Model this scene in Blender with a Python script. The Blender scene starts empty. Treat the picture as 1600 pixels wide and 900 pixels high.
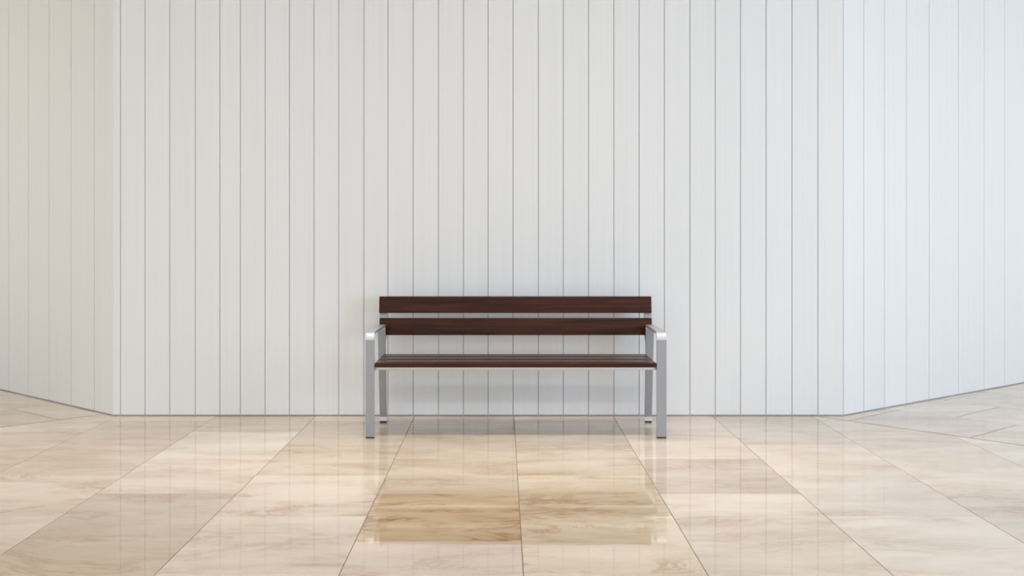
import bpy, bmesh, math, random
from mathutils import Vector

random.seed(7)
SC = bpy.context.scene
COL = SC.collection
H = 1.15                                # eye height of the camera, metres; most of the layout is in eye heights

# ------------------------------------------------------------------ camera
cam = bpy.data.cameras.new('camera')
cam.sensor_fit = 'HORIZONTAL'; cam.sensor_width = 36.0
cam.lens = 1730 / 1600 * 36.0
cam.shift_x = 14.3 / 1600; cam.shift_y = -88 / 1600
cam_o = bpy.data.objects.new('camera', cam); COL.objects.link(cam_o)
cam_o.location = (0, 0, H); cam_o.rotation_euler = (math.pi / 2, 0, 0)
SC.camera = cam_o

# ------------------------------------------------------------------ world, lights, exposure
WORLD_COLOR = (1.28, 1.31, 1.29, 1)
w = bpy.data.worlds.new('hall_daylight'); SC.world = w; w.use_nodes = True
bg = w.node_tree.nodes['Background']
bg.inputs[0].default_value = WORLD_COLOR; bg.inputs[1].default_value = 1.0

def area(name, loc, size, size_y, power, color, target=None, spread=180):
    l = bpy.data.lights.new(name, 'AREA'); l.shape = 'RECTANGLE'
    l.size = size; l.size_y = size_y; l.energy = power; l.color = color; l.spread = math.radians(spread)
    o = bpy.data.objects.new(name, l); COL.objects.link(o); o.location = loc
    if target is not None:
        o.rotation_euler = (Vector(target) - Vector(loc)).to_track_quat('-Z', 'Y').to_euler()
    return o
LAMPS = [   # name, place, width, height, watts, colour, aim, beam spread in degrees
    ('strip_and_fill_light', (0.05, 5.28, 3.57), 3.2, 0.08, 18, (1.0, 0.98, 0.97), (0.05, 5.55, 0.0), 56),
    ('strip_and_fill_light', (-3.7, 5.28, 3.57), 2.4, 0.3, 12, (1.0, 0.98, 0.97), (-3.7, 5.6, 0.0), 56),  # strip added so the floor on the left is evenly lit
    ('strip_and_fill_light', (3.9, 5.28, 3.57), 2.4, 0.3, 5, (1.0, 1.0, 1.0), (3.9, 5.6, 0.0), 56),  # matching strip added to even out the floor on the right
    ('strip_and_fill_light', (0.05, 2.6, 3.57), 9.0, 0.6, 26, (0.92, 0.98, 1.0), (0.05, 6.9, 0.6), 80),  # fill lamp added to wash the base of the wall
    ('strip_and_fill_light', (0.05, 2.7, 3.57), 9.0, 0.6, 36, (1.0, 0.99, 0.98), None, 76),  # fill lamp added to brighten the foreground floor
    ('cool_fill_right', (9.0, -1.0, 1.8), 4.0, 3.0, 340, (0.50, 0.70, 1.0), (3.0, 7.6, 0.5), 180),  # unseen area lamp added to brighten and cool the right wall
    ('warm_fill_left', (-5.1, 6.0, 3.4), 0.5, 0.5, 2.2, (1.0, 0.62, 0.36), (-4.2, 7.9, 2.7), 110),  # small lamp added for the warm glow on the upper left wall
]
for lamp in LAMPS: area(*lamp)

vs = SC.view_settings
vs.view_transform = 'Standard'; vs.look = 'None'; vs.gamma = 1.0
vs.use_curve_mapping = False; vs.exposure = 0.0

# ------------------------------------------------------------------ helpers
def lin(r, g, b):
    f = lambda c: (c / 255 / 12.92) if c / 255 <= 0.04045 else ((c / 255 + 0.055) / 1.055) ** 2.4
    return (f(r), f(g), f(b), 1.0)

class Nodes:
    def __init__(self, name):
        self.m = bpy.data.materials.new(name); self.m.use_nodes = True
        self.t = self.m.node_tree
        self.b = self.t.nodes['Principled BSDF']
    def n(self, kind, **kw):
        x = self.t.nodes.new(kind)
        for k, v in kw.items(): setattr(x, k, v)
        return x
    def l(self, a, b): self.t.links.new(a, b)
    def noise(self, vec, scale, detail=4.0, rough=0.55, dist=0.0):
        x = self.n('ShaderNodeTexNoise'); x.inputs['Scale'].default_value = scale
        x.inputs['Detail'].default_value = detail; x.inputs['Roughness'].default_value = rough
        x.inputs['Distortion'].default_value = dist
        if vec is not None: self.l(vec, x.inputs['Vector'])
        return x
    def mapping(self, vec, scale, rot=(0, 0, 0)):
        x = self.n('ShaderNodeMapping'); x.inputs['Scale'].default_value = scale
        x.inputs['Rotation'].default_value = rot
        self.l(vec, x.inputs['Vector']); return x.outputs[0]
    def ramp(self, fac, stops):
        x = self.n('ShaderNodeValToRGB'); e = x.color_ramp.elements
        e[0].position, e[0].color = stops[0]; e[1].position, e[1].color = stops[-1]
        for p, c in stops[1:-1]:
            k = e.new(p); k.color = c
        self.l(fac, x.inputs[0]); return x.outputs[0]
    def mix(self, fac, a, b, mode='MIX'):
        x = self.n('ShaderNodeMix', data_type='RGBA', blend_type=mode)
        for s, v in ((x.inputs[0], fac), (x.inputs[6], a), (x.inputs[7], b)):
            if isinstance(v, (int, float, tuple)): s.default_value = v
            else: self.l(v, s)
        return x.outputs[2]
    def bump(self, height, strength, dist):
        x = self.n('ShaderNodeBump'); x.inputs['Strength'].default_value = strength
        x.inputs['Distance'].default_value = dist
        self.l(height, x.inputs['Height']); self.l(x.outputs[0], self.b.inputs['Normal'])

def grey(v): return (v, v, v, 1)

# white painted boards
def mat_boards():
    k = Nodes('white_painted_boards')
    at = k.n('ShaderNodeAttribute', attribute_name='board_tone')
    ob = k.n('ShaderNodeTexCoord').outputs['Object']
    st = k.noise(k.mapping(ob, (60, 60, 0.6)), 1.0, 3)
    c = k.ramp(st.outputs[0], [(0.3, grey(0.97)), (0.7, grey(1.0))])
    c = k.mix(1.0, at.outputs['Color'], c, 'MULTIPLY')
    k.l(c, k.b.inputs['Base Color']); k.b.inputs['Roughness'].default_value = 0.5
    k.b.inputs['Specular IOR Level'].default_value = 0.35
    k.bump(st.outputs[0], 0.15, 0.002)
    return k.m

# polished beige marble; every tile has its own tone and its own piece of veining
def mat_marble():
    k = Nodes('polished_beige_marble')
    tone = k.n('ShaderNodeAttribute', attribute_name='tile_tone')
    info = k.n('ShaderNodeAttribute', attribute_name='tile_vein')     # xy = shift of the veining, z = strength
    sep = k.n('ShaderNodeSeparateXYZ'); k.l(info.outputs['Vector'], sep.inputs[0])
    ob = k.n('ShaderNodeTexCoord').outputs['Object']
    add = k.n('ShaderNodeVectorMath', operation='ADD'); k.l(ob, add.inputs[0]); k.l(info.outputs['Vector'], add.inputs[1])
    v = add.outputs[0]
    warp = k.noise(k.mapping(v, (1.0, 1.0, 1)), 1.1, 2, 0.5)
    wv = k.n('ShaderNodeVectorMath', operation='MULTIPLY_ADD'); k.l(warp.outputs['Color'], wv.inputs[0])
    wv.inputs[1].default_value = (0.10, 0.34, 0.0); k.l(v, wv.inputs[2])
    streak = k.noise(k.mapping(wv.outputs[0], (1.0, 3.9, 1), (0, 0, 0.34)), 1.4, 7, 0.6, 0.5)
    cloud = k.noise(k.mapping(v, (1.0, 1.9, 1), (0, 0, -0.3)), 2.0, 4, 0.55, 0.4)
    vein = k.noise(k.mapping(wv.outputs[0], (1.0, 2.4, 1), (0, 0, 0.55)), 1.3, 9, 0.72, 0.6)
    fine = k.noise(k.mapping(v, (14, 60, 1)), 1.0, 5, 0.7)
    s = k.ramp(streak.outputs[0], [(0.28, lin(208, 190, 166)), (0.47, lin(238, 233, 225)), (0.72, lin(255, 253, 250))])
    c = k.ramp(cloud.outputs[0], [(0.3, lin(226, 210, 188)), (0.6, lin(255, 252, 248))])
    base = k.mix(0.62, tone.outputs['Color'], s, 'MULTIPLY')
    base = k.mix(0.5, base, c, 'MULTIPLY')
    line = k.ramp(vein.outputs[0], [(0.462, grey(0)), (0.5, grey(0.8)), (0.538, grey(0))])
    gate = k.ramp(cloud.outputs[0], [(0.42, grey(1)), (0.56, grey(0))])
    m1 = k.n('ShaderNodeMath', operation='MULTIPLY'); k.l(line, m1.inputs[0]); k.l(gate, m1.inputs[1])
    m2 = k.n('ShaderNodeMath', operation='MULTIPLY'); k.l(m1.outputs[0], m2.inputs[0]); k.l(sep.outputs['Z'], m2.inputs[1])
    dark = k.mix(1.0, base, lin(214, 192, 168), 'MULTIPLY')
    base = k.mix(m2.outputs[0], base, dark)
    f = k.ramp(fine.outputs[0], [(0.3, grey(0.94)), (0.6, grey(1.0))])
    base = k.mix(0.6, base, f, 'MULTIPLY')
    k.l(base, k.b.inputs['Base Color'])
    k.b.inputs['Roughness'].default_value = 0.018
    k.b.inputs['IOR'].default_value = 1.58
    # polishing leaves long shallow waves across the slabs
    wave = k.noise(k.mapping(ob, (2.0, 55, 1)), 1.0, 2, 0.5)
    k.bump(wave.outputs[0], 0.30, 0.00025)
    return k.m

def mat_wood():
    k = Nodes('dark_oiled_wood')
    ob = k.n('ShaderNodeTexCoord').outputs['Object']
    g = k.noise(k.mapping(ob, (2.2, 45, 45)), 1.0, 6, 0.6, 0.6)
    g2 = k.noise(k.mapping(ob, (1.5, 6, 6)), 1.0, 3)
    a = k.ramp(g.outputs[0], [(0.3, lin(47, 24, 14)), (0.5, lin(67, 37, 24)), (0.7, lin(84, 49, 32))])
    b = k.ramp(g2.outputs[0], [(0.3, lin(212, 200, 190)), (0.7, lin(255, 250, 240))])
    k.l(k.mix(1.0, a, b, 'MULTIPLY'), k.b.inputs['Base Color'])
    k.b.inputs['Roughness'].default_value = 0.26
    k.b.inputs['Specular IOR Level'].default_value = 0.16
    k.bump(g.outputs[0], 0.15, 0.001)
    return k.m

def mat_metal(name, col, rough):
    k = Nodes(name)
    ob = k.n('ShaderNodeTexCoord').outputs['Object']
    n1 = k.noise(ob, 260, 2)
    k.l(k.ramp(n1.outputs[0], [(0.3, tuple(c * 0.94 for c in col[:3]) + (1,)), (0.7, col)]), k.b.inputs['Base Color'])
    k.b.inputs['Metallic'].default_value = 0.75; k.b.inputs['Roughness'].default_value = rough
    k.bump(n1.outputs[0], 0.08, 0.0005)
    return k.m

def mat_plain(name, col, rough):
    k = Nodes(name)
    n1 = k.noise(k.n('ShaderNodeTexCoord').outputs['Object'], 30, 3)
    k.l(k.ramp(n1.outputs[0], [(0.3, tuple(c * 0.85 for c in col[:3]) + (1,)), (0.7, col)]), k.b.inputs['Base Color'])
    k.b.inputs['Roughness'].default_value = rough
    return k.m

M_BOARD = mat_boards(); M_MARBLE = mat_marble(); M_WOOD = mat_wood()
M_ALU = mat_metal('satin_aluminium', lin(158, 160, 165), 0.42)
M_ALU_L = mat_metal('pale_and_lit_aluminium', lin(205, 203, 203), 0.4)  # on the armrests this lighter colour paints in the light on top
M_GROUT = mat_plain('grey_brown_grout', lin(128, 112, 98), 0.8)
M_GAP = mat_plain('grey_backing', lin(172, 171, 170), 0.9)
M_CEIL = mat_plain('white_plaster', lin(225, 225, 225), 0.9)
M_RUBBER = mat_plain('dark_rubber', lin(52, 48, 44), 0.7)

def link(name, bm, mats, parent=None, smooth=False):
    bmesh.ops.recalc_face_normals(bm, faces=bm.faces[:])
    me = bpy.data.meshes.new(name); bm.to_mesh(me); bm.free()
    for m in (mats if isinstance(mats, (list, tuple)) else [mats]): me.materials.append(m)
    if smooth:
        for p in me.polygons: p.use_smooth = True
    o = bpy.data.objects.new(name, me); COL.objects.link(o)
    if parent is not None: o.parent = parent
    return o

def add_prism(bm, poly, z0, z1, mat=0):
    """closed prism over a plan polygon; returns its faces"""
    lo = [bm.verts.new((x, y, z0)) for x, y in poly]; hi = [bm.verts.new((x, y, z1)) for x, y in poly]
    n = len(poly); fs = [bm.faces.new(lo[::-1]), bm.faces.new(hi)]
    for i in range(n): fs.append(bm.faces.new((lo[i], lo[(i + 1) % n], hi[(i + 1) % n], hi[i])))
    for f in fs: f.material_index = mat
    return fs

# ------------------------------------------------------------------ walls of white vertical boards
WALL_TOP = 3.6
def board_wall(name, p0, p1, stops, lead, tones=(0.795, 0.81), trail=0.0, g=0.0019):
    """boards from p0 to p1 (plan), room on the right-hand side of that direction; stops = distances of the joints"""
    d = (Vector(p1) - Vector(p0)); L = d.length; d.normalize()
    nrm = Vector((d.y, -d.x))                     # towards the room
    bm = bmesh.new(); lay = bm.loops.layers.float_color.new('board_tone')
    def at(s, t): q = Vector(p0) + d * s + nrm * t; return (q.x, q.y)
    ch, dep = 0.0028, 0.014                       # chamfer, board thickness; g = half gap
    e = [0.0] + list(stops) + [L]
    for i in range(len(e) - 1):
        a = e[i] + (g if i or lead else 0); b = e[i + 1] - (g if i < len(e) - 2 else trail)
        poly = [at(a, -dep), at(a, -ch * 0.8), at(a + ch, 0), at(b - ch, 0), at(b, -ch * 0.8), at(b, -dep)]
        v = random.uniform(*tones)
        for f in add_prism(bm, poly, 0.0065, WALL_TOP):
            for lp in f.loops: lp[lay] = (v, v, v * 0.995, 1)
    for f in add_prism(bm, [at(-0.0, -0.15), at(-0.0, -0.0055), at(L, -0.0055), at(L, -0.15)], -0.02, WALL_TOP, 1):
        for lp in f.loops: lp[lay] = (0.3, 0.3, 0.3, 1)
    o = link(name, bm, [M_BOARD, M_GAP]); o['kind'] = 'structure'
    return o

YW = 6.017 * H                                    # the middle wall
XL, XR = -2.119 * H, 1.852 * H                    # its two corners
ANG_L, ANG_R = math.radians(43.0), math.radians(39.3)
c_l, c_r = (XL, YW), (XR, YW)
far_l = (XL - math.cos(ANG_L) * 4.0, YW + math.sin(ANG_L) * 4.0)
far_r = (XR + math.cos(ANG_R) * 4.5, YW + math.sin(ANG_R) * 4.5)

# joints of the middle wall: about 158 mm boards, as fitted
mid = [188, 226.5, 265, 305, 343.5, 375.5, 414, 452, 490.5, 529, 568.5, 606, 645.5, 685, 724, 762.5, 801.5, 841, 880,
       919.5, 959, 998.5, 1038, 1078, 1117.5, 1157, 1197, 1237.5, 1278]
board_wall('wall_back', c_l, c_r, [(m - 785.7) / 287.5 * H - XL for m in mid], True, trail=0.004)

def along(ang, corner_x, tx):
    """distance along a receding wall at which the view direction of slope tx meets it"""
    # |X| = corner + s cos a ; Y = YW + s sin a ; X / Y = tx
    sg = 1 if tx > 0 else -1
    return (tx * YW - corner_x) / (sg * math.cos(ang) - tx * math.sin(ang))
jr = [1350, 1382, 1416.5, 1452, 1498, 1538, 1570, 1611, 1650]
jl = [147, 111, 76.5, 44, 13.5, -20, -52, -84]
sr = [along(ANG_R, XR, (p - 785.7) / 1730) for p in jr]; sl = [along(ANG_L, XL, (p - 785.7) / 1730) for p in jl]
while sr[-1] < 4.2: sr.append(sr[-1] + 0.2)
sr = [s for s in sr if s < 4.4]
sl = [abs(s) for s in sl]
while sl[-1] < 3.7: sl.append(sl[-1] + 0.2)
board_wall('wall_right', c_r, far_r, sr, True, g=0.0026)
Ll = 4.0
board_wall('wall_left', far_l, c_l, sorted(Ll - s for s in sl if s < 3.9), True, (0.79, 0.80), g=0.0032)

# ------------------------------------------------------------------ marble floor
def clip(poly, n, c):
    """keep the side n.p >= c"""
    out = []
    for i in range(len(poly)):
        a, b = poly[i], poly[(i + 1) % len(poly)]
        da, db = a[0] * n[0] + a[1] * n[1] - c, b[0] * n[0] + b[1] * n[1] - c
        if da >= 0: out.append(a)
        if (da >= 0) != (db >= 0):
            t = da / (da - db); out.append((a[0] + (b[0] - a[0]) * t, a[1] + (b[1] - a[1]) * t))
    return out

def shrink(poly, g):
    A = sum(poly[i][0] * poly[(i + 1) % len(poly)][1] - poly[(i + 1) % len(poly)][0] * poly[i][1] for i in range(len(poly)))
    if abs(A) < 1e-3: return None
    if A < 0: poly = poly[::-1]
    out = list(poly)
    for i in range(len(poly)):
        a, b = poly[i], poly[(i + 1) % len(poly)]
        dx, dy = b[0] - a[0], b[1] - a[1]; L = math.hypot(dx, dy)
        if L < 1e-5: continue
        n = (-dy / L, dx / L)
        out = clip(out, n, a[0] * n[0] + a[1] * n[1] + g)
        if len(out) < 3: return None
    return out

fbm = bmesh.new()
L_TONE = fbm.loops.layers.float_color.new('tile_tone')
L_VEIN = fbm.loops.layers.float_vector.new('tile_vein')
def add_tile(poly, tone, strength, gap=0.0013):
    p = shrink(poly, gap)
    if not p: return
    q = shrink(p, 0.0007)
    if not q: return
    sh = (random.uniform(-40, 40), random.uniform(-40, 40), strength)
    fs = [fbm.faces.new([fbm.verts.new((x, y, 0)) for x, y in q])]
    if len(q) == len(p):
        # short arris down to the grout
        lo = [fbm.verts.new((x, y, -0.0012)) for x, y in p]; hi = list(fs[0].verts)
        n = len(p); k0 = min(range(n), key=lambda k: (lo[k].co - hi[0].co).length)
        for i in range(n):
            fs.append(fbm.faces.new((hi[i], hi[(i + 1) % n], lo[(i + 1 + k0) % n], lo[(i + k0) % n])))
    for f in fs:
        f.material_index = 0
        for lp in f.loops: lp[L_TONE] = tone; lp[L_VEIN] = sh

TW = 0.5376 * H; TD = 0.000377 * 1730 * H         # tile 0.62 m across, 0.75 m deep
X0 = 0.060 / 1 * H                                # a joint line runs almost through the bench's middle
YA = 0.001874 * 1730 * H; YB = 0.002066 * 1730 * H
LIGHT = lin(231, 215, 198); PALE = lin(235, 222, 206); MID = lin(214, 197, 176); TAN = lin(210, 193, 170)
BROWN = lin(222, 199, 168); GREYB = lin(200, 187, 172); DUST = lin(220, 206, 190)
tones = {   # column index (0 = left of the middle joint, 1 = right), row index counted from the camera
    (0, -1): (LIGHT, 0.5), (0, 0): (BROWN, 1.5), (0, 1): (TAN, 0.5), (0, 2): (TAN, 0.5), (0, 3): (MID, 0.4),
    (1, -1): (LIGHT, 0.3), (1, 0): (lin(238, 223, 200), 0.9), (1, 1): (lin(220, 203, 178), 1.1), (1, 2): (MID, 0.6), (1, 3): (MID, 0.5),
    (2, -1): (PALE, 0.3), (2, 0): (PALE, 0.4), (2, 1): (lin(207, 192, 175), 0.6), (2, 2): (LIGHT, 0.3), (2, 3): (LIGHT, 0.3),
    (3, -1): (LIGHT, 0.4), (3, 0): (lin(237, 227, 215), 0.4), (3, 1): (lin(226, 214, 200), 0.3), (3, 2): (LIGHT, 0.2), (3, 3): (lin(222, 208, 192), 0.3),
    (4, -1): (lin(236, 227, 216), 0.4), (4, 0): (lin(224, 213, 200), 0.8), (4, 1): (PALE, 0.3), (4, 2): (LIGHT, 0.2), (4, 3): (LIGHT, 0.2),
    (-1, -1): (LIGHT, 0.3), (-1, 0): (PALE, 0.5), (-1, 1): (LIGHT, 1.1), (-1, 2): (MID, 0.7), (-1, 3): (MID, 0.3),
    (-2, -1): (TAN, 0.7), (-2, 0): (lin(212, 196, 178), 0.6), (-2, 1): (LIGHT, 0.4), (-2, 2): (PALE, 0.2), (-2, 3): (MID, 0.3),
    (-3, -1): (LIGHT, 0.6), (-3, 0): (LIGHT, 0.4), (-3, 1): (LIGHT, 0.9), (-3, 2): (MID, 0.4), (-3, 3): (MID, 0.4),
    (-4, -1): (LIGHT, 0.4), (-4, 0): (MID, 0.5), (-4, 1): (TAN, 0.5), (-4, 2): (MID, 0.4),
}
def some_tone(cool_lit):
    r = random.random()
    base = [LIGHT, PALE, DUST, MID] if not cool_lit else [lin(238, 229, 218), lin(233, 222, 209), lin(226, 215, 202), lin(236, 227, 215)]  # second list paints the cool light from the right into the slabs
    return base[int(r * 4)]

# border lines of the two side bays (a point, the direction along the border)
br_p = (1.6735 * H, 6.027 * H); br_a = math.radians(-48.2)
bl_p = (-2.444 * H, 5.788 * H); bl_a = math.radians(48.2)
br_n = (math.sin(-br_a) * -1, -math.cos(br_a)); br_c = br_p[0] * br_n[0] + br_p[1] * br_n[1]   # middle bay side
bl_n = (math.sin(bl_a), -math.cos(bl_a)); bl_c = bl_p[0] * bl_n[0] + bl_p[1] * bl_n[1]
FRONT = YW + 0.35        # slabs run on under the wall
JOINT = 0.0045           # half of the wider joint between the bays
def fit(poly, zone):
    if zone == 'mid':
        poly = clip(poly, br_n, br_c + JOINT)
        if len(poly) > 2: poly = clip(poly, bl_n, bl_c + JOINT)
    elif zone == 'right':
        poly = clip(poly, (-br_n[0], -br_n[1]), -br_c + JOINT)
        n = (math.sin(ANG_R), -math.cos(ANG_R)); d = n[0] * XR + n[1] * YW     # slabs run on under the wall boards
        if len(poly) > 2: poly = clip(poly, n, d - 0.5)
    else:
        poly = clip(poly, (-bl_n[0], -bl_n[1]), -bl_c + JOINT)
        n = (-math.sin(ANG_L), -math.cos(ANG_L)); d = n[0] * XL + n[1] * YW
        if len(poly) > 2: poly = clip(poly, n, d - 0.5)
    if zone == 'mid' and len(poly) > 2: poly = clip(poly, (0, -1), -FRONT)
    return poly if len(poly) > 2 else None

for ci in range(-11, 13):                         # joint line k lies at X0 + k*TW
    xa = X0 + (ci - 1) * TW; xb = xa + TW
    y0 = YA if ci % 2 else YB
    for ri in range(-9, 5):
        ya = y0 + ri * TD; yb = ya + TD
        poly = fit([(xa, ya), (xb, ya), (xb, yb), (xa, yb)], 'mid')
        if not poly: continue
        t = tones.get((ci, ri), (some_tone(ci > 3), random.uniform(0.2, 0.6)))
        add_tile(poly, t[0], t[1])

def bay(zone, p, a, phase_v, phase_u, sgn):
    u = (math.cos(a), math.sin(a)); v = (-math.sin(a) * sgn, math.cos(a) * sgn)   # u along the border, v away from it
    for j in range(0, 10):
        for i in range(-9, 12):
            off = phase_u + (0.5 * TD if j % 2 else 0)
            A = lambda s, t: (p[0] + u[0] * s + v[0] * t, p[1] + u[1] * s + v[1] * t)
            s0, t0 = off + i * TD, phase_v + j * TW * 0.99
            poly = fit([A(s0, t0), A(s0 + TD, t0), A(s0 + TD, t0 + TW), A(s0, t0 + TW)], zone)
            if poly:
                add_tile(poly, some_tone(zone == 'right'), random.uniform(0.1, 0.4), 0.0045)
bay('right', br_p, br_a, 0.0, 0.35 * TD, 1)
bay('left', bl_p, bl_a, 0.0, 0.2 * TD, 1)
# grout bed below the tiles
gb = [fbm.verts.new(v) for v in ((-9, -3, -0.0012), (9, -3, -0.0012), (9, 13, -0.0012), (-9, 13, -0.0012))]
gd = [fbm.verts.new((v.co.x, v.co.y, -0.12)) for v in gb]
for f in [fbm.faces.new(gb), fbm.faces.new(gd[::-1])] + [fbm.faces.new((gb[i], gd[i], gd[(i + 1) % 4], gb[(i + 1) % 4])) for i in range(4)]:
    f.material_index = 1
fme = bpy.data.meshes.new('floor')
for f in fbm.faces: f.normal_update()
flip = [f for f in fbm.faces if f.normal.z < -0.2 and f.calc_center_median().z > -0.05]
bmesh.ops.reverse_faces(fbm, faces=flip)
fbm.to_mesh(fme); fbm.free()
fme.materials.append(M_MARBLE); fme.materials.append(M_GROUT)
floor = bpy.data.objects.new('floor', fme); COL.objects.link(floor); floor['kind'] = 'structure'

# ceiling slab; the hall is open to the daylight at the front
cb = bmesh.new(); add_prism(cb, [(-9, -2.0), (9, -2.0), (9, 13), (-9, 13)], WALL_TOP, WALL_TOP + 0.2)
ceil = link('ceiling', cb, M_CEIL); ceil['kind'] = 'structure'

# ------------------------------------------------------------------ bench
BX = 0.0636 * H; BY = 5.58 * H
bench = bpy.data.objects.new('bench', None); COL.objects.link(bench)
bench.location = (BX, BY, 0)
bench['label'] = 'long dark brown slatted wooden bench with silver metal arms and legs against white board wall'
bench['category'] = 'bench'

def local(x, y, z): return Vector((x * H - BX, y * H - BY, z * H))

def sweep(name, pts, t, mat, ch=0.0018, smooth=True):
    """flat bar along pts = (x_centre, y, z, width) in local metres; t = thickness in the y-z plane"""
    bm = bmesh.new(); rings = []
    for i, (x, y, z, wd) in enumerate(pts):
        a = pts[max(i - 1, 0)]; b = pts[min(i + 1, len(pts) - 1)]
        d = Vector((0, b[1] - a[1], b[2] - a[2])).normalized(); n = Vector((0, -d.z, d.y))
        hw, ht = wd / 2, t / 2
        sec = [(-hw, -ht + ch), (-hw + ch, -ht), (hw - ch, -ht), (hw, -ht + ch), (hw, ht - ch), (hw - ch, ht), (-hw + ch, ht), (-hw, ht - ch)]
        rings.append([bm.verts.new(Vector((x + sx, y, z)) + n * sn) for sx, sn in sec])
    for r0, r1 in zip(rings, rings[1:]):
        for k in range(8): bm.faces.new((r0[k], r0[(k + 1) % 8], r1[(k + 1) % 8], r1[k]))
    bm.faces.new(rings[0][::-1]); bm.faces.new(rings[-1])
    o = link(name, bm, mat, bench)
    if smooth:
        for p in o.data.polygons: p.use_smooth = True
        o.data.set_sharp_from_angle(angle=math.radians(32))
    return o

def slat(name, x0, x1, corners, mat, r=0.004):
    """board along x with section corners (y, z) in eye heights"""
    bm = bmesh.new()
    a = [bm.verts.new(local(x0, y, z)) for y, z in corners]; b = [bm.verts.new(local(x1, y, z)) for y, z in corners]
    bm.faces.new(a[::-1]); bm.faces.new(b)
    for i in range(4): bm.faces.new((a[i], a[(i + 1) % 4], b[(i + 1) % 4], b[i]))
    bmesh.ops.bevel(bm, geom=bm.edges[:], offset=r * 0.7, segments=3, profile=0.5, affect='EDGES')
    o = link(name, bm, mat, bench)
    for p in o.data.polygons: p.use_smooth = True
    o.data.set_sharp_from_angle(angle=math.radians(35))
    return o

# seat: three slats, very slightly dished
SF, SB, ZT, TH = 5.352, 5.752, 0.3650, 0.0215
wd = (SB - SF - 2 * 0.0045) / 3
for k in range(3):
    y = SF + k * (wd + 0.0045)
    slat('seat_slat', -0.6195, 0.7425, [(y, ZT - TH), (y + wd, ZT - TH), (y + wd, ZT), (y, ZT)], M_WOOD)
# back: two slats
def back_slat(zb, zt, yb, yt, x0, x1):
    th = 0.024
    slat('back_slat', x0, x1, [(yb, zb), (yb + th, zb + 0.001), (yt + th, zt + 0.001), (yt, zt)], M_WOOD, 0.0035)
back_slat(0.4545, 0.5425, 5.836, 5.846, -0.6515, 0.7865)
back_slat(0.5700, 0.6560, 5.852, 5.864, -0.6545, 0.7865)
# front and rear rails under the seat
slat('seat_rail', -0.6195, 0.7425, [(5.372, 0.3285), (5.40, 0.3285), (5.40, 0.3434), (5.372, 0.3434)], M_ALU_L, 0.002)
slat('seat_rail', -0.610, 0.733, [(5.70, 0.3285), (5.73, 0.3285), (5.73, 0.3434), (5.70, 0.3434)], M_ALU_L, 0.002)

BT = 0.014                                        # bar thickness, metres
ARM_Z = 0.515 * H
def side(fx0, fx1, tx0, tx1, rx0, rx1):
    """one side: front leg, armrest bent over it and down behind, rear leg, back support"""
    fc, fw = (fx0 + fx1) / 2 * H - BX, (fx1 - fx0) * H
    tc, tw = (tx0 + tx1) / 2 * H - BX, (tx1 - tx0) * H
    rc, rw = (rx0 + rx1) / 2 * H - BX, (rx1 - rx0) * H
    yf = 5.362 * H - BY; yr = 5.792 * H - BY; yfoot = 5.812 * H - BY
    R = 0.034; zc = ARM_Z - BT / 2
    zj = zc - R - 0.004
    leg = sweep('leg', [(fc, yf, 0.008, fw), (fc, yf, zj, fw)], BT, M_ALU)
    g = sweep('foot_glide', [(fc, yf, 0.0, fw * 0.96), (fc, yf, 0.008, fw * 0.96)], BT * 1.1, M_RUBBER, 0.001); g.parent = leg
    # armrest
    pts = [(fc, yf, zj, fw)]
    N = 10
    for i in range(N + 1):
        a = math.pi / 2 * i / N
        pts.append((fc, yf + R * (1 - math.cos(a)), zc - R + R * math.sin(a), fw))
    R2 = 0.016; zj2 = zc - R2 - 0.004
    for i in range(N + 1):
        a = math.pi / 2 * i / N
        pts.append((tc, yr - R2 + R2 * math.sin(a), zc - R2 + R2 * math.cos(a), tw))
    pts.append((tc, yr, zj2, tw))
    sweep('armrest', pts, BT, M_ALU_L)  # lighter metal than the legs, light on the top put into the colour
    # rear leg, leaning back a little, with a short brighter foot
    zf = 0.033
    f = (zf - zj2) / (0.008 - zj2)
    yk = yr + (yfoot - yr) * f
    leg2 = sweep('leg', [(tc, yr, zj2, tw), (tc + (rc - tc) * f, yk, zf, tw + (rw - tw) * f)], BT, M_ALU)
    ft = sweep('foot', [(rc, yk - 0.004, 0.008, rw), (rc, yk, zf, rw)], BT * 1.15, M_ALU_L); ft.parent = leg2
    ft['label'] = 'short bright metal foot'
    g = sweep('foot_glide', [(rc, yk - 0.004, 0.0, rw * 0.96), (rc, yk - 0.004, 0.008, rw * 0.96)], BT * 1.2, M_RUBBER, 0.001); g.parent = leg2
    # back support: leaves the rear leg at seat level and climbs behind the slats
    sp = [(tc, 5.803 * H - BY, 0.352 * H, tw * 0.9), (tc, 5.812 * H - BY, 0.40 * H, tw * 0.9), (tc, 5.866 * H - BY, 0.455 * H, tw * 0.9),
          (tc, 5.876 * H - BY, 0.535 * H, tw * 0.94), (tc, 5.893 * H - BY, 0.645 * H, tw * 0.94)]
    sweep('back_support', sp, 0.010, M_ALU)
    # bracket under the seat from leg to leg
    y0, y1 = yf + BT / 2, yr - BT / 2
    zb = 0.3215 * H
    sweep('seat_bracket', [(fc, y0, zb, fw * 0.6), (tc, y1, zb, tw * 0.6)], 0.012, M_ALU)
side(-0.6647, -0.6214, -0.6545, -0.6140, -0.6450, -0.6080)
side(0.7440, 0.7920, 0.7470, 0.7900, 0.7440, 0.7810)
